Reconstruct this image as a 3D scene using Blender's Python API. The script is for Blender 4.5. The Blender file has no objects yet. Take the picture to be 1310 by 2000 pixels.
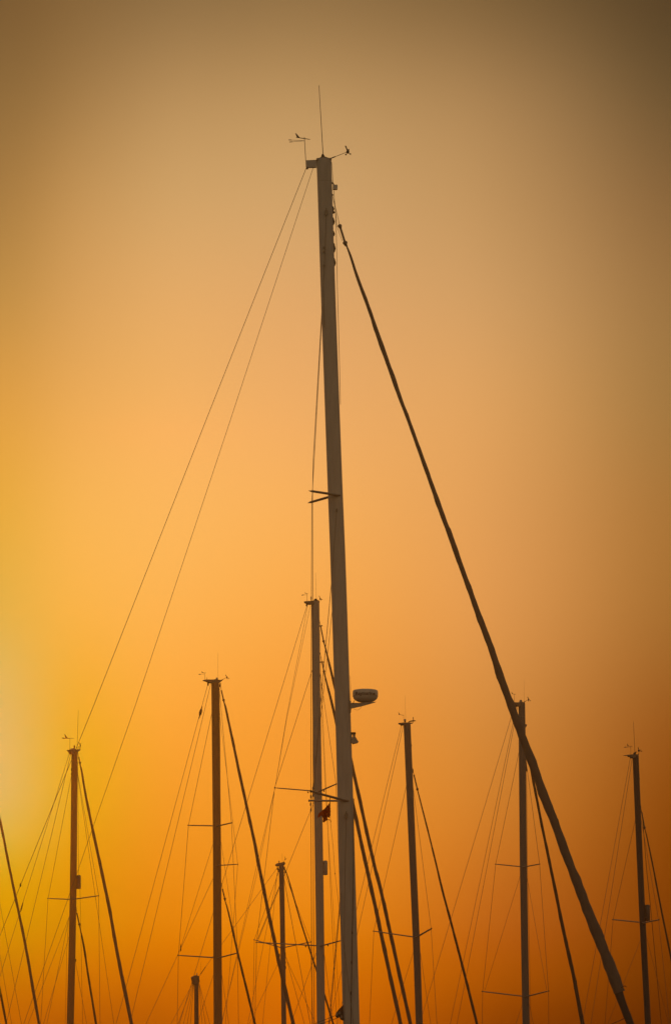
import bpy, math, random
from mathutils import Vector
R = math.radians
random.seed(7)
sc = bpy.context.scene
col = sc.collection

# ------------------------------------------------------------------ camera
F = 10000.0            # focal length in photo pixels (photo 1310 x 2000)
CAMZ = 2.0             # eye height above the water
PITCH = math.atan(0.16)
cam_d = bpy.data.cameras.new('camera')
cam_d.sensor_fit = 'VERTICAL'; cam_d.sensor_height = 36.0
cam_d.lens = F / 2000.0 * 36.0
cam_d.clip_start = 0.5; cam_d.clip_end = 6000
cam = bpy.data.objects.new('camera', cam_d); col.objects.link(cam)
cam.location = (0, 0, CAMZ); cam.rotation_euler = (R(90) + PITCH, 0, 0)
sc.camera = cam

# ------------------------------------------------------------------ sun, sky, exposure
SUN_AZ, SUN_EL = -4.1, 6.2       # degrees; azimuth from +Y, negative = left
SUN_STRENGTH = 0.0135
sd = bpy.data.lights.new('sun', 'SUN'); sd.energy = SUN_STRENGTH; sd.angle = R(0.6); sd.color = (1.0, 0.22, 0.0)
sun = bpy.data.objects.new('sun', sd); col.objects.link(sun)
sdir = Vector((math.sin(R(SUN_AZ)) * math.cos(R(SUN_EL)), math.cos(R(SUN_AZ)) * math.cos(R(SUN_EL)), math.sin(R(SUN_EL))))
sun.rotation_euler = sdir.to_track_quat('Z', 'Y').to_euler()
sun.location = (-60, 200, 60)

def lin(c):
    return tuple(((v / 255.0) / 12.92 if v <= 10.3 else ((v / 255.0 + 0.055) / 1.055) ** 2.4) for v in c)

world = bpy.data.worlds.new('World'); sc.world = world; world.use_nodes = True
nt = world.node_tree; N = nt.nodes; L = nt.links
N.clear()
def node(t, **kw):
    n = N.new(t)
    for k, v in kw.items(): setattr(n, k, v)
    return n
def math_n(op, a, b=None, c=None):
    n = node('ShaderNodeMath', operation=op)
    for i, v in enumerate((a, b, c)):
        if v is None: continue
        if isinstance(v, (int, float)): n.inputs[i].default_value = v
        else: L.new(v, n.inputs[i])
    return n.outputs[0]
def smooth(v, a, b):
    n = node('ShaderNodeMapRange', interpolation_type='SMOOTHSTEP')
    L.new(v, n.inputs[0]); n.inputs[1].default_value = a; n.inputs[2].default_value = b
    return n.outputs[0]
def mixc(f, a, b):
    n = node('ShaderNodeMix', data_type='RGBA')
    if isinstance(f, (int, float)): n.inputs[0].default_value = f
    else: L.new(f, n.inputs[0])
    for i, v in ((6, a), (7, b)):
        if isinstance(v, tuple): n.inputs[i].default_value = v + (1,)
        else: L.new(v, n.inputs[i])
    return n.outputs[2]
tc = node('ShaderNodeTexCoord'); sep = node('ShaderNodeSeparateXYZ'); L.new(tc.outputs['Generated'], sep.inputs[0])
az = math_n('MULTIPLY', math_n('ARCTAN2', sep.outputs[0], sep.outputs[1]), 57.29578)
el = math_n('MULTIPLY', math_n('ARCSINE', sep.outputs[2]), 57.29578)
el01 = math_n('DIVIDE', el, 20.0)
# evening glow: colours by elevation for a few bearings round the low sun (elevation degrees -> sRGB)
SKY = [  # LINEAR_TABLE: bearing, [(photo row, linear colour)]
 (-3.80, [(0,(0.1756,0.093,0.0313)),(200,(0.2645,0.1461,0.0459)),(400,(0.3684,0.1894,0.0522)),(600,(0.5215,0.2751,0.061)),(800,(0.7619,0.348,0.0581)),(1000,(0.8041,0.4118,0.0382)),(1200,(0.6568,0.4327,0.0693)),(1300,(0.5924,0.4753,0.1288)),(1400,(0.5273,0.4715,0.1742)),(1550,(0.4421,0.4659,0.2044)),(1650,(0.5129,0.4838,0.0474)),(1720,(0.5406,0.3621,0.0)),(1800,(0.6567,0.3333,0.0)),(1900,(0.4387,0.163,0.0)),(2000,(0.5727,0.1266,0.0))]),
 (-3.16, [(0,(0.2192,0.1164,0.0383)),(200,(0.3235,0.1759,0.0565)),(400,(0.5497,0.2873,0.086)),(600,(0.6683,0.3451,0.0994)),(800,(0.8393,0.4066,0.0911)),(1000,(0.9477,0.4838,0.0895)),(1200,(0.954,0.479,0.0711)),(1400,(0.6397,0.376,0.0016)),(1550,(0.5525,0.4334,0.0)),(1700,(0.6292,0.2926,0.0)),(1800,(0.532,0.2826,0.0)),(1900,(0.6484,0.1914,0.0)),(2000,(0.3976,0.0745,0.0))]),
 (-2.06, [(0,(0.2422,0.1433,0.0546)),(200,(0.5076,0.2888,0.1103)),(400,(0.6578,0.3866,0.1474)),(600,(0.8319,0.4344,0.1461)),(800,(0.9111,0.4712,0.1302)),(1000,(1.2451,0.5108,0.1219)),(1200,(0.9897,0.4775,0.0911)),(1400,(1.0045,0.4079,0.0444)),(1600,(0.8472,0.3155,0.0167)),(1800,(0.7997,0.2348,0.0)),(1900,(0.632,0.1473,0.0)),(2000,(0.3984,0.0804,0.0))]),
 (-0.32, [(0,(0.2667,0.1549,0.0588)),(200,(0.5491,0.3185,0.1238)),(400,(0.6579,0.392,0.1635)),(600,(0.7836,0.4016,0.1494)),(800,(0.887,0.436,0.146)),(1000,(0.9873,0.4642,0.1126)),(1200,(0.9944,0.4196,0.0718)),(1400,(0.9541,0.3317,0.0343)),(1600,(0.9582,0.334,0.0287)),(1800,(0.9276,0.2686,0.0)),(1900,(0.7701,0.187,0.0)),(2000,(0.7635,0.1541,0.0))]),
 (1.71, [(0,(0.1825,0.1058,0.0381)),(200,(0.4426,0.2505,0.099)),(400,(0.549,0.3058,0.1165)),(600,(0.6632,0.3619,0.1402)),(800,(0.7849,0.3859,0.1215)),(1000,(0.7721,0.3586,0.1076)),(1200,(0.8079,0.3448,0.0909)),(1400,(0.672,0.2701,0.0531)),(1600,(0.6945,0.2288,0.0241)),(1800,(0.5226,0.1143,0.0084)),(1900,(0.481,0.1016,0.0)),(2000,(0.2407,0.0389,0.0))]),
 (3.80, [(0,(0.0654,0.0409,0.0171)),(200,(0.1344,0.0817,0.0303)),(400,(0.2386,0.1237,0.0433)),(600,(0.3225,0.1707,0.0545)),(800,(0.3344,0.1824,0.0525)),(1000,(0.3827,0.1659,0.0363)),(1200,(0.3656,0.1559,0.0304)),(1400,(0.2904,0.0801,0.0078)),(1600,(0.2175,0.046,0.0)),(1800,(0.1739,0.0326,0.0)),(1900,(0.1185,0.0254,0.0)),(2000,(0.0674,0.0077,0.0))]),
]
def el_of_row(y): return math.degrees(PITCH + math.atan((1000 - y) / F))
def ramp(rows):
    n = node('ShaderNodeValToRGB'); cr = n.color_ramp; cr.interpolation = 'B_SPLINE'
    st = sorted((el_of_row(y) / 20.0, c) for y, c in rows)
    a = st[0][1]; b = st[-1][1]
    st = [(0.0, tuple(v * 0.45 for v in a)), (0.085, tuple(v * 0.75 for v in a))] + st + [(0.86, tuple(v * 0.86 for v in b)), (1.0, tuple(v * 0.8 for v in b))]
    while len(cr.elements) > 1: cr.elements.remove(cr.elements[0])
    cr.elements[0].position = st[0][0]; cr.elements[0].color = st[0][1] + (1,)
    for p, c in st[1:]:
        e = cr.elements.new(p); e.color = c + (1,)
    L.new(el01, n.inputs[0]); return n.outputs[0]
ramps = [(b, ramp(r)) for b, r in SKY]
c = mixc(smooth(az, -13.0, -4.2), ramps[-1][1], ramps[0][1])     # left of the sun it dims again
for (b0, _), (b1, r1) in zip(ramps, ramps[1:]):
    n = node('ShaderNodeMapRange', interpolation_type='SMOOTHSTEP')
    L.new(az, n.inputs[0]); n.inputs[1].default_value = b0 - 0.5; n.inputs[2].default_value = b1 + 0.5
    c = mixc(n.outputs[0], c, r1)
# rest of the dome: clear low-sun sky, tint and strength set to light the mast fronts warmly
skyt = node('ShaderNodeTexSky', sky_type='NISHITA')
skyt.sun_disc = False; skyt.sun_elevation = R(SUN_EL); skyt.sun_rotation = R(SUN_AZ)
skyt.dust_density = 4.0; skyt.air_density = 1.0
warm = node('ShaderNodeVectorMath', operation='MULTIPLY'); L.new(skyt.outputs[0], warm.inputs[0])
K = 0.100
warm.inputs[1].default_value = (K * 2.0, K * 1.02, K * 0.52)
aabs = math_n('ABSOLUTE', math_n('SUBTRACT', az, SUN_AZ))
ang = math_n('SQRT', math_n('ADD', math_n('POWER', aabs, 2.0), math_n('POWER', math_n('SUBTRACT', el, SUN_EL), 2.0)))
c = mixc(smooth(ang, 10.5, 60.0), c, warm.outputs[0])
bg = node('ShaderNodeBackground'); L.new(c, bg.inputs[0]); bg.inputs[1].default_value = 1.0
out = node('ShaderNodeOutputWorld'); L.new(bg.outputs[0], out.inputs[0])

sc.view_settings.view_transform = 'Standard'; sc.view_settings.look = 'None'
sc.view_settings.exposure = 0.0; sc.view_settings.gamma = 1.0
sc.cycles.use_denoising = True

# ------------------------------------------------------------------ materials
def mat(name, base, rough=0.5, metal=0.0, noise=0.0, scale=(6, 6, 1.2), bump=0.0, spec=0.5, transl=0.0):
    m = bpy.data.materials.new(name); m.use_nodes = True
    t = m.node_tree; b = t.nodes['Principled BSDF']
    b.inputs['Roughness'].default_value = rough; b.inputs['Metallic'].default_value = metal
    b.inputs['Specular IOR Level'].default_value = spec
    b.inputs['Base Color'].default_value = base + (1,)
    if noise > 0 or bump > 0:
        co = t.nodes.new('ShaderNodeTexCoord'); mp = t.nodes.new('ShaderNodeMapping'); mp.inputs['Scale'].default_value = scale
        nz = t.nodes.new('ShaderNodeTexNoise'); nz.inputs['Scale'].default_value = 3.0; nz.inputs['Detail'].default_value = 6
        t.links.new(co.outputs['Object'], mp.inputs[0]); t.links.new(mp.outputs[0], nz.inputs[0])
        if noise > 0:
            mx = t.nodes.new('ShaderNodeMix'); mx.data_type = 'RGBA'
            mx.inputs[6].default_value = tuple(v * (1 - noise) for v in base) + (1,)
            mx.inputs[7].default_value = tuple(min(1, v * (1 + noise)) for v in base) + (1,)
            t.links.new(nz.outputs[0], mx.inputs[0]); t.links.new(mx.outputs[2], b.inputs['Base Color'])
        if bump > 0:
            bp = t.nodes.new('ShaderNodeBump'); bp.inputs['Strength'].default_value = bump; bp.inputs['Distance'].default_value = 0.02
            t.links.new(nz.outputs[0], bp.inputs['Height']); t.links.new(bp.outputs[0], b.inputs['Normal'])
    if transl > 0:
        o = [n for n in t.nodes if n.type == 'OUTPUT_MATERIAL'][0]
        tr = t.nodes.new('ShaderNodeBsdfTranslucent'); tr.inputs[0].default_value = base + (1,)
        ms = t.nodes.new('ShaderNodeMixShader'); ms.inputs[0].default_value = transl
        t.links.new(b.outputs[0], ms.inputs[1]); t.links.new(tr.outputs[0], ms.inputs[2]); t.links.new(ms.outputs[0], o.inputs[0])
    return m
M_MAST = mat('anodised_mast', (0.56, 0.535, 0.50), 0.5, 0.05, 0.22, (5, 5, 0.7))
M_MASTG = mat('glow_tinted_mast', (0.40, 0.21, 0.09), 0.5, 0.15, 0.16, (5, 5, 0.7))  # brown-gold tint puts the warm glow near the sun into the base colour
M_MASTL = mat('silver_mast', (0.45, 0.43, 0.41), 0.5, 0.1, 0.18, (5, 5, 0.7))
M_MASTM = mat('grey_mast', (0.175, 0.182, 0.19), 0.5, 0.1, 0.16, (5, 5, 0.7))  # grey lowered so masts on the right carry the dimness in their colour
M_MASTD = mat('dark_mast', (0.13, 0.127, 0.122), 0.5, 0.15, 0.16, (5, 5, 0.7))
M_MASTB = mat('shade_darkened_mast', (0.055, 0.065, 0.078), 0.5, 0.1, 0.16, (5, 5, 0.7))  # base colour darkened to stand in for the dim light at the right edge
M_MASTW = mat('painted_mast', (0.66, 0.64, 0.60), 0.45, 0.0, 0.10, (5, 5, 0.7))
M_SPAR = mat('spreader_alloy', (0.40, 0.37, 0.33), 0.45, 0.2, 0.12)
M_WIRE = mat('stay_wire', (0.24, 0.18, 0.14), 0.5, 0.3)
M_ROPE = mat('rope', (0.13, 0.10, 0.08), 0.9, 0.0, 0.2, (40, 40, 40))
M_DARK = mat('black_plastic', (0.035, 0.032, 0.03), 0.5)
M_FIT = mat('steel_fitting', (0.22, 0.20, 0.18), 0.4, 0.6, 0.1)
M_SAIL = mat('sun_cover_cloth', (0.20, 0.165, 0.14), 0.85, 0.0, 0.28, (3, 3, 1.6), 0.5)
M_SAILD = mat('dark_cover_cloth', (0.10, 0.088, 0.08), 0.88, 0.0, 0.28, (3, 3, 1.6), 0.5)
M_WHITE = mat('white_plastic', (0.74, 0.72, 0.68), 0.35, 0.0, 0.05)
M_LETTER = mat('lettering_ink', (0.10, 0.09, 0.10), 0.6)
M_FLAG = mat('red_flag_cloth', (0.62, 0.085, 0.03), 0.9, 0.0, 0.2, (4, 4, 4), 0.2, 0.2, 0.62)
M_LENS = mat('lamp_lens', (0.8, 0.78, 0.72), 0.25, 0, 0, (1,1,1), 0, 0.5, 0.7)
M_RLENS = mat('red_lamp_lens', (0.6, 0.04, 0.02), 0.3, 0, 0, (1,1,1), 0, 0.5, 0.6)
M_HULL = mat('white_gelcoat', (0.75, 0.74, 0.71), 0.25, 0.0, 0.06)
M_DECK = mat('deck_paint', (0.55, 0.52, 0.47), 0.8, 0.0, 0.1)
M_GLASS = mat('cabin_window', (0.02, 0.02, 0.025), 0.1)
M_COVER = mat('boom_canvas', (0.05, 0.07, 0.13), 0.9, 0.0, 0.2)
M_WATER = mat('harbour_water', (0.010, 0.014, 0.013), 0.06, 0.0, 0.0, (0.35, 0.35, 0.35), 0.6)

# ------------------------------------------------------------------ helpers
CP, SP = math.cos(PITCH), math.sin(PITCH)
def ray(px, py):
    cx = (px - 655.0) / F; cy = (1000.0 - py) / F
    return Vector((cx, CP - cy * SP, SP + cy * CP))
ORI = Vector((0, 0, CAMZ))

def link(name, verts, faces, m, parent=None, smooth_=True):
    c0 = Vector((0, 0, 0))
    for v in verts: c0 += Vector(v)
    c0 /= len(verts)
    me = bpy.data.meshes.new(name)
    me.from_pydata([tuple(Vector(v) - c0) for v in verts], [], faces); me.validate(); me.update()
    if smooth_:
        me.polygons.foreach_set('use_smooth', [True] * len(me.polygons))
        try: me.set_sharp_from_angle(angle=R(40))
        except Exception: pass
    me.materials.append(m)
    o = bpy.data.objects.new(name, me); col.objects.link(o)
    if parent is not None:
        o.parent = parent; o.location = c0 - wpos(parent)
    else: o.location = c0
    return o
def wpos(o):
    p = Vector(o.location)
    while o.parent is not None: o = o.parent; p = p + Vector(o.location)
    return p

def frames(pts):
    pts = [Vector(p) for p in pts]; out_ = []
    t0 = (pts[1] - pts[0]).normalized()
    a = Vector((0, 1, 0)) if abs(t0.y) < 0.9 else Vector((1, 0, 0))
    for i in range(len(pts)):
        t = (pts[min(i + 1, len(pts) - 1)] - pts[max(i - 1, 0)]).normalized()
        n = (a - t * a.dot(t)).normalized(); b = t.cross(n); a = n
        out_.append((pts[i], n, b))
    return out_
def tube(pts, rad, n=6, mod=None):
    fr = frames(pts); V = []; Fc = []
    if not isinstance(rad, (list, tuple)): rad = [rad] * len(pts)
    for i, (p, a, b) in enumerate(fr):
        for k in range(n):
            th = 2 * math.pi * k / n; r = rad[i] * (mod(i, th) if mod else 1.0)
            V.append(p + a * (math.cos(th) * r) + b * (math.sin(th) * r))
    for i in range(len(fr) - 1):
        for k in range(n):
            k2 = (k + 1) % n
            Fc.append((i * n + k, i * n + k2, (i + 1) * n + k2, (i + 1) * n + k))
    Fc.append(tuple(range(n - 1, -1, -1))); Fc.append(tuple((len(fr) - 1) * n + k for k in range(n)))
    return V, Fc
def merge(*parts):
    V = []; Fc = []
    for v, f in parts:
        o = len(V); V += list(v); Fc += [tuple(i + o for i in q) for q in f]
    return V, Fc
def boxm(c0, ax, ay, az_):
    c0 = Vector(c0); V = []
    for z in (-1, 1):
        for y in (-1, 1):
            for x in (-1, 1): V.append(c0 + ax * x + ay * y + az_ * z)
    return V, [(0, 2, 3, 1), (4, 5, 7, 6), (0, 1, 5, 4), (2, 6, 7, 3), (0, 4, 6, 2), (1, 3, 7, 5)]
def lathe(c0, axis, prof, n=12, side=None):
    # prof: (distance along axis, radius)
    axis = Vector(axis).normalized(); s = Vector(side) if side else (Vector((1, 0, 0)) if abs(axis.x) < 0.9 else Vector((0, 1, 0)))
    s = (s - axis * s.dot(axis)).normalized(); b = axis.cross(s); V = []; Fc = []
    for d, r in prof:
        for k in range(n):
            th = 2 * math.pi * k / n
            V.append(Vector(c0) + axis * d + s * (math.cos(th) * r) + b * (math.sin(th) * r))
    for i in range(len(prof) - 1):
        for k in range(n):
            k2 = (k + 1) % n; Fc.append((i * n + k, i * n + k2, (i + 1) * n + k2, (i + 1) * n + k))
    Fc.append(tuple(range(n - 1, -1, -1))); Fc.append(tuple((len(prof) - 1) * n + k for k in range(n)))
    return V, Fc
def sag(p, q, s, n=10):
    p, q = Vector(p), Vector(q)
    return [p.lerp(q, i / n) + Vector((0, 0, -s * 4 * (i / n) * (1 - i / n))) for i in range(n + 1)]
def interp(rows, n):
    # rows of tuples, resample evenly along first two columns (Catmull-Rom)
    ds = [0.0]
    for a, b in zip(rows, rows[1:]): ds.append(ds[-1] + math.hypot(b[0] - a[0], b[1] - a[1]))
    res = []
    for i in range(n + 1):
        d = ds[-1] * i / n; k = 0
        while k < len(rows) - 2 and ds[k + 1] < d: k += 1
        t = (d - ds[k]) / max(1e-9, ds[k + 1] - ds[k])
        p0 = rows[max(k - 1, 0)]; p1 = rows[k]; p2 = rows[k + 1]; p3 = rows[min(k + 2, len(rows) - 1)]
        res.append(tuple(0.5 * (2 * b + (c_ - a) * t + (2 * a - 5 * b + 4 * c_ - d_) * t * t + (3 * b - a - 3 * c_ + d_) * t ** 3) for a, b, c_, d_ in zip(p0, p1, p2, p3)))
    return res
def ext(p, q, y):      # extend pixel line p->q to row y
    k = (q[0] - p[0]) / (q[1] - p[1]); return (q[0] + k * (y - q[1]), y)

class Boat:
    def __init__(s, label, px_h, Y, heading, name='sailboat', group=None):
        s.Y = Y; s.s = F / Y
        r = ray(px_h, 2600); t = Y / r.y
        s.M = Vector((r.x * t, Y, 0)); a = R(heading); s.a = a
        s.u = Vector((math.cos(a), math.sin(a), 0)); s.v = Vector((-math.sin(a), math.cos(a), 0))
        s.root = bpy.data.objects.new(name, None); col.objects.link(s.root); s.root.location = s.M
        s.root.empty_display_size = 0.5
        s.root['label'] = label; s.root['category'] = 'sailboat'
        if group: s.root['group'] = group
        s.ends = []
    def pt(s, px, py, d=0.0):
        r = ray(px, py); t = ((s.M - ORI).dot(s.v) + d) / r.dot(s.v)
        return ORI + r * t
    def m(s, px): return px / s.s
    def add(s, name, vf, m_, parent=None, smooth_=True):
        return link(name, vf[0], vf[1], m_, parent if parent is not None else s.root, smooth_)
    # --- spars
    def mast(s, path, m_=None, bottom=2665, joint=None, ratio=0.62):
        """path: (px, py, width px) top to bottom; oval section, long axis fore and aft"""
        rows = list(path)
        p, q = rows[-2], rows[-1]; e = ext(p, q, bottom); rows.append((e[0], e[1], q[2]))
        rows = interp(rows, 40)
        ca, sa = abs(math.cos(s.a)), abs(math.sin(s.a)); n = 24; V = []; Fc = []
        for px, py, w in rows:
            c0 = s.pt(px, py); half = s.m(w) / 2 / math.sqrt(ca * ca + (ratio * sa) ** 2)
            for k in range(n):
                th = 2 * math.pi * k / n; x = math.cos(th); y = math.sin(th)
                x = math.copysign(abs(x) ** 0.72, x); y = math.copysign(abs(y) ** 0.72, y)
                V.append(c0 + s.u * (x * half) + s.v * (y * half * ratio))
        for i in range(len(rows) - 1):
            for k in range(n):
                k2 = (k + 1) % n; Fc.append((i * n + k, i * n + k2, (i + 1) * n + k2, (i + 1) * n + k))
        Fc.append(tuple(range(n - 1, -1, -1))); Fc.append(tuple((len(rows) - 1) * n + k for k in range(n)))
        s.rows = rows; s.half = lambda w: s.m(w) / 2 / math.sqrt(ca * ca + (ratio * sa) ** 2)
        s.ratio = ratio
        s.mo = s.add('mast', (V, Fc), m_ or M_MAST)
        if joint:
            j = min(rows, key=lambda r_: abs(r_[1] - joint)); c0 = s.pt(j[0], joint); h = s.half(j[2]) * 1.02; Vj = []; 
            for z in (-0.004, 0.004):
                for k in range(n):
                    th = 2 * math.pi * k / n; x = math.cos(th); y = math.sin(th)
                    x = math.copysign(abs(x) ** 0.72, x); y = math.copysign(abs(y) ** 0.72, y)
                    Vj.append(c0 + s.u * (x * h) + s.v * (y * h * ratio) + Vector((0, 0, z)))
            s.add('collar_joint', (Vj, [(k, (k + 1) % n, n + (k + 1) % n, n + k) for k in range(n)]), M_SPAR, s.mo)
        return s.mo
    def plate(s, name, poly, thick, m_, parent=None, d=0.0):
        A = [s.pt(x, y, d - thick / 2) for x, y in poly]; B = [p + s.v * thick for p in A]; n = len(A)
        Fc = [tuple(range(n)), tuple(range(2 * n - 1, n - 1, -1))] + [(i, n + i, n + (i + 1) % n, (i + 1) % n) for i in range(n)]
        return s.add(name, (A + B, Fc), m_, parent, False)
    def wire(s, name, pts, wpx=0.8, m_=None, parent=None, sg=0.0, n=6):
        """pts: (px, py[, d])"""
        P = [s.pt(*p) for p in pts]
        if sg and len(P) == 2: P = sag(P[0], P[1], sg)
        return s.add(name, tube(P, s.m(wpx) / 2, n), m_ or M_WIRE, parent)
    def stay(s, name, p, q, end=2640, d0=0.0, d1=0.0, wpx=0.8, m_=None, sg=0.0):
        """visible pixel line p->q, carried on down to the deck"""
        e = ext(p, q, end); a = s.pt(p[0], p[1], d0); b = s.pt(e[0], e[1], d1); s.ends.append(b)
        return s.add(name, tube(sag(a, b, sg) if sg else [a, b], s.m(wpx) * .575, 6), m_ or M_WIRE)
    def shroud(s, chain, end=2640, d=(0.1, 0.9, 1.5), wpx=0.75, sgn=1):
        """chain: mast point, spreader tips ..., last point gives the line to the deck"""
        P = [s.pt(chain[0][0], chain[0][1], d[0] * sgn)]
        tips = chain[1:-1]
        for i, t in enumerate(tips):
            P.append(s.pt(t[0], t[1], sgn * (d[1] + 0.18 * i)))
        last = ext(chain[-2], chain[-1], end) if len(chain) > 1 else chain[-1]
        P.append(s.pt(last[0], last[1], sgn * d[2]))
        return s.add('shroud', tube(P, s.m(wpx) * .575, 6), M_WIRE)
    def spreader(s, root_, tip, d, w=3.0, m_=None, cap=True):
        """flat aerofoil strut from the mast side to its tip"""
        a = s.pt(root_[0], root_[1], math.copysign(0.05, d)); b = s.pt(tip[0], tip[1], d)
        ax = (b - a).normalized(); ch = (s.u - ax * s.u.dot(ax)).normalized(); th = ax.cross(ch); V = []; Fc = []
        n = 10; st = [(0, 1.25), (0.04, 1.25), (0.06, 1.0), (0.6, 0.95), (0.88, 0.9), (1.0, 0.6 if cap else 0.12)]
        for t, k in st:
            p = a.lerp(b, t)
            for j in range(n):
                an = 2 * math.pi * j / n
                V.append(p + ch * (math.cos(an) * s.m(w) * 0.95 * k) + th * (math.sin(an) * s.m(w) * 0.5 * k))
        for i in range(len(st) - 1):
            for j in range(n):
                j2 = (j + 1) % n; Fc.append((i * n + j, i * n + j2, (i + 1) * n + j2, (i + 1) * n + j))
        Fc.append(tuple(range(n - 1, -1, -1))); Fc.append(tuple((len(st) - 1) * n + j for j in range(n)))
        o = s.add('spreader', (V, Fc), m_ or M_SPAR)
        up = Vector((0, 0, 1))
        if cap: s.add('tip_cap', lathe(b - up * s.m(w) * 0.55, up, [(0, s.m(w) * 0.25), (s.m(w) * 0.3, s.m(w) * 0.42), (s.m(w) * 0.8, s.m(w) * 0.42), (s.m(w) * 1.1, s.m(w) * 0.25)], 8), M_DARK, o)
        return o
    def furled(s, top, head, swivel, rows, end=2625, m_=None, wend=None, seed=0, extra=None, fitk=1.0, drum=True, k0=1.0):
        """roller-furled headsail: wire link, head swivel, rolled cloth, all on the centreline"""
        rows = list(rows)
        last = ext(rows[-2], rows[-1], end); rows.append((last[0], last[1], wend or rows[-1][2]))
        st = s.add('forestay', tube([s.pt(*top), s.pt(*head), s.pt(*swivel), s.pt(rows[0][0], rows[0][1])], s.m(1.1) / 2, 6), M_WIRE)
        n = 200; rr = interp(rows, n); P = [s.pt(x, y) for x, y, w in rr]
        rad = [max(0.004, s.m(w) / 2 * k0) for x, y, w in rr]
        rnd = random.Random(seed); ph = rnd.random() * 6; tw = 0.35 + 0.1 * rnd.random()
        wob = [0.05 * math.sin(i * 0.55 + ph) + 0.035 * math.sin(i * 1.37 + 2 * ph) + rnd.uniform(-.02, .02) for i in range(n + 1)]
        def mod(i, th):
            q = (th + i * tw) % (2 * math.pi)
            ridge = 0.15 * math.exp(-((q - 1.0) / 0.35) ** 2) if q < 3 else 0
            return 1 + wob[i] + ridge + 0.03 * math.sin(3 * th + i * 0.21)
        o = s.add('furled_sail', tube(P, rad, 16, mod), m_ or M_SAIL)
        ax = (s.pt(rows[0][0], rows[0][1]) - s.pt(*head)).normalized()
        hw = max(2.2, 0.0)
        ex = extra or 1.0
        def fit(c0, k, nm):
            r = s.m(k)
            s.add(nm, lathe(s.pt(*c0) - ax * r * 1.1, ax, [(0, r * .5), (r * .3, r * .9), (r * .9, r), (r * 1.5, r * .7), (r * 2.2, r * .45)], 10), M_FIT, st)
        fit(head, 1.6 * ex * fitk, 'stay_terminal'); fit(swivel, 2.6 * ex * min(fitk, 1.1), 'head_swivel')
        s.add('luff_foil', tube([s.pt(*head), s.pt(*swivel), s.pt(rows[0][0], rows[0][1])], s.m(1.3 * ex), 8), M_FIT, st)
        b = P[-1]; s.ends.append(b)
        if drum: s.add('furling_drum', lathe(b - ax * 0.1, ax, [(0, .09), (.03, .14), (.05, .09), (.18, .09), (.2, .14), (.23, .09)], 12), M_DARK, st)
        return o
    # --- masthead gear
    def antenna(s, base, top, w=0.7, m_=None):
        o = s.add('antenna', tube([s.pt(*base), s.pt(*top)], [s.m(w) / 2, s.m(w) * 0.32], 6), m_ or M_DARK, s.mo)
        return o
    def lamp(s, px, py, w, h, m_=None, name='anchor_light', d=0.0):
        c0 = s.pt(px, py + h / 2, d); H = s.m(h); r = s.m(w) / 2; up = Vector((0, 0, 1))
        o = s.add(name, lathe(c0, up, [(0, r * .7), (H * .35, r * .7)], 10), M_DARK, s.mo)
        s.add('lens', lathe(c0 + up * H * .352, up, [(0, r), (H * .5, r), (H * .62, r * .6)], 10), m_ or M_LENS, o)
    def windex(s, base, top, tail, nose, arms=None, w=0.8):
        """wind vane: staff, arrow with tail fin and two reference arms"""
        o = s.add('wind_vane', tube([s.pt(*base), s.pt(*top)], s.m(w) / 2, 6), M_DARK, s.mo)
        a, b = s.pt(*tail), s.pt(*nose)
        s.add('arrow', tube([a, a.lerp(b, .5), a.lerp(b, .9), b], [s.m(w) * .5, s.m(w) * .62, s.m(w) * .5, s.m(w) * .1], 6), M_DARK, o)
        ax = (b - a).normalized(); up = Vector((0, 0, 1)); l = (b - a).length
        fin = [a + ax * l * .28, a + ax * l * .02 + up * l * .27, a - ax * l * .07 + up * l * .29, a + ax * l * .06]
        th = Vector((0, 1, 0)) * s.m(.35); fin2 = [p + th for p in fin]
        s.add('tail_fin', (fin + fin2, [(0, 1, 2, 3), (7, 6, 5, 4), (0, 4, 5, 1), (1, 5, 6, 2), (2, 6, 7, 3), (3, 7, 4, 0)]), M_DARK, o, False)
        if arms:
            hub = arms[0]
            for tip, d in arms[1:]:
                h_ = s.pt(*hub); t_ = s.pt(tip[0], tip[1], d)
                e = h_.lerp(t_, .8)
                tab = boxm(h_.lerp(t_, .9), (t_ - h_) * .1, s.v * s.m(.8), Vector((0, 0, s.m(.6))))
                s.add('reference_arm', merge(tube([h_, e], s.m(w * .3), 5), tab), M_DARK, o)
    def anemometer(s, base, tip, vane, cups, w=0.9, k=1.0):
        """wind sensor: arm, hub, steering vane and three cups"""
        a, b = s.pt(*base), s.pt(*tip)
        o = s.add('wind_sensor', tube([a, a.lerp(b, .3), a.lerp(b, .31), b], [s.m(w) * .95, s.m(w) * .85, s.m(w) * .45, s.m(w) * .4], 6), M_DARK, s.mo)
        r = s.m(2.0 * k)
        up = Vector((0, 0, 1))
        s.add('sensor_hub', lathe(b - up * r * 1.2, up, [(0, r * .4), (r * .5, r), (r * 1.6, r), (r * 2.2, r * .5)], 8), M_DARK, o)
        v0 = s.pt(*vane); d = (v0 - b).normalized(); sd_ = d.cross(s.v).normalized(); l = (v0 - b).length; t = s.m(.7 * k)
        q = [b + sd_ * r * .3, b - sd_ * r * .5, v0 - sd_ * r * .55, v0 + d * l * .12, v0 + sd_ * r * .25]
        q2 = [p + s.v * t for p in q]; n = 5
        s.add('steering_vane', (q + q2, [(0, 1, 2, 3, 4), (9, 8, 7, 6, 5)] + [(i, 5 + i, 5 + (i + 1) % n, (i + 1) % n) for i in range(n)]), M_DARK, o, False)
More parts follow.
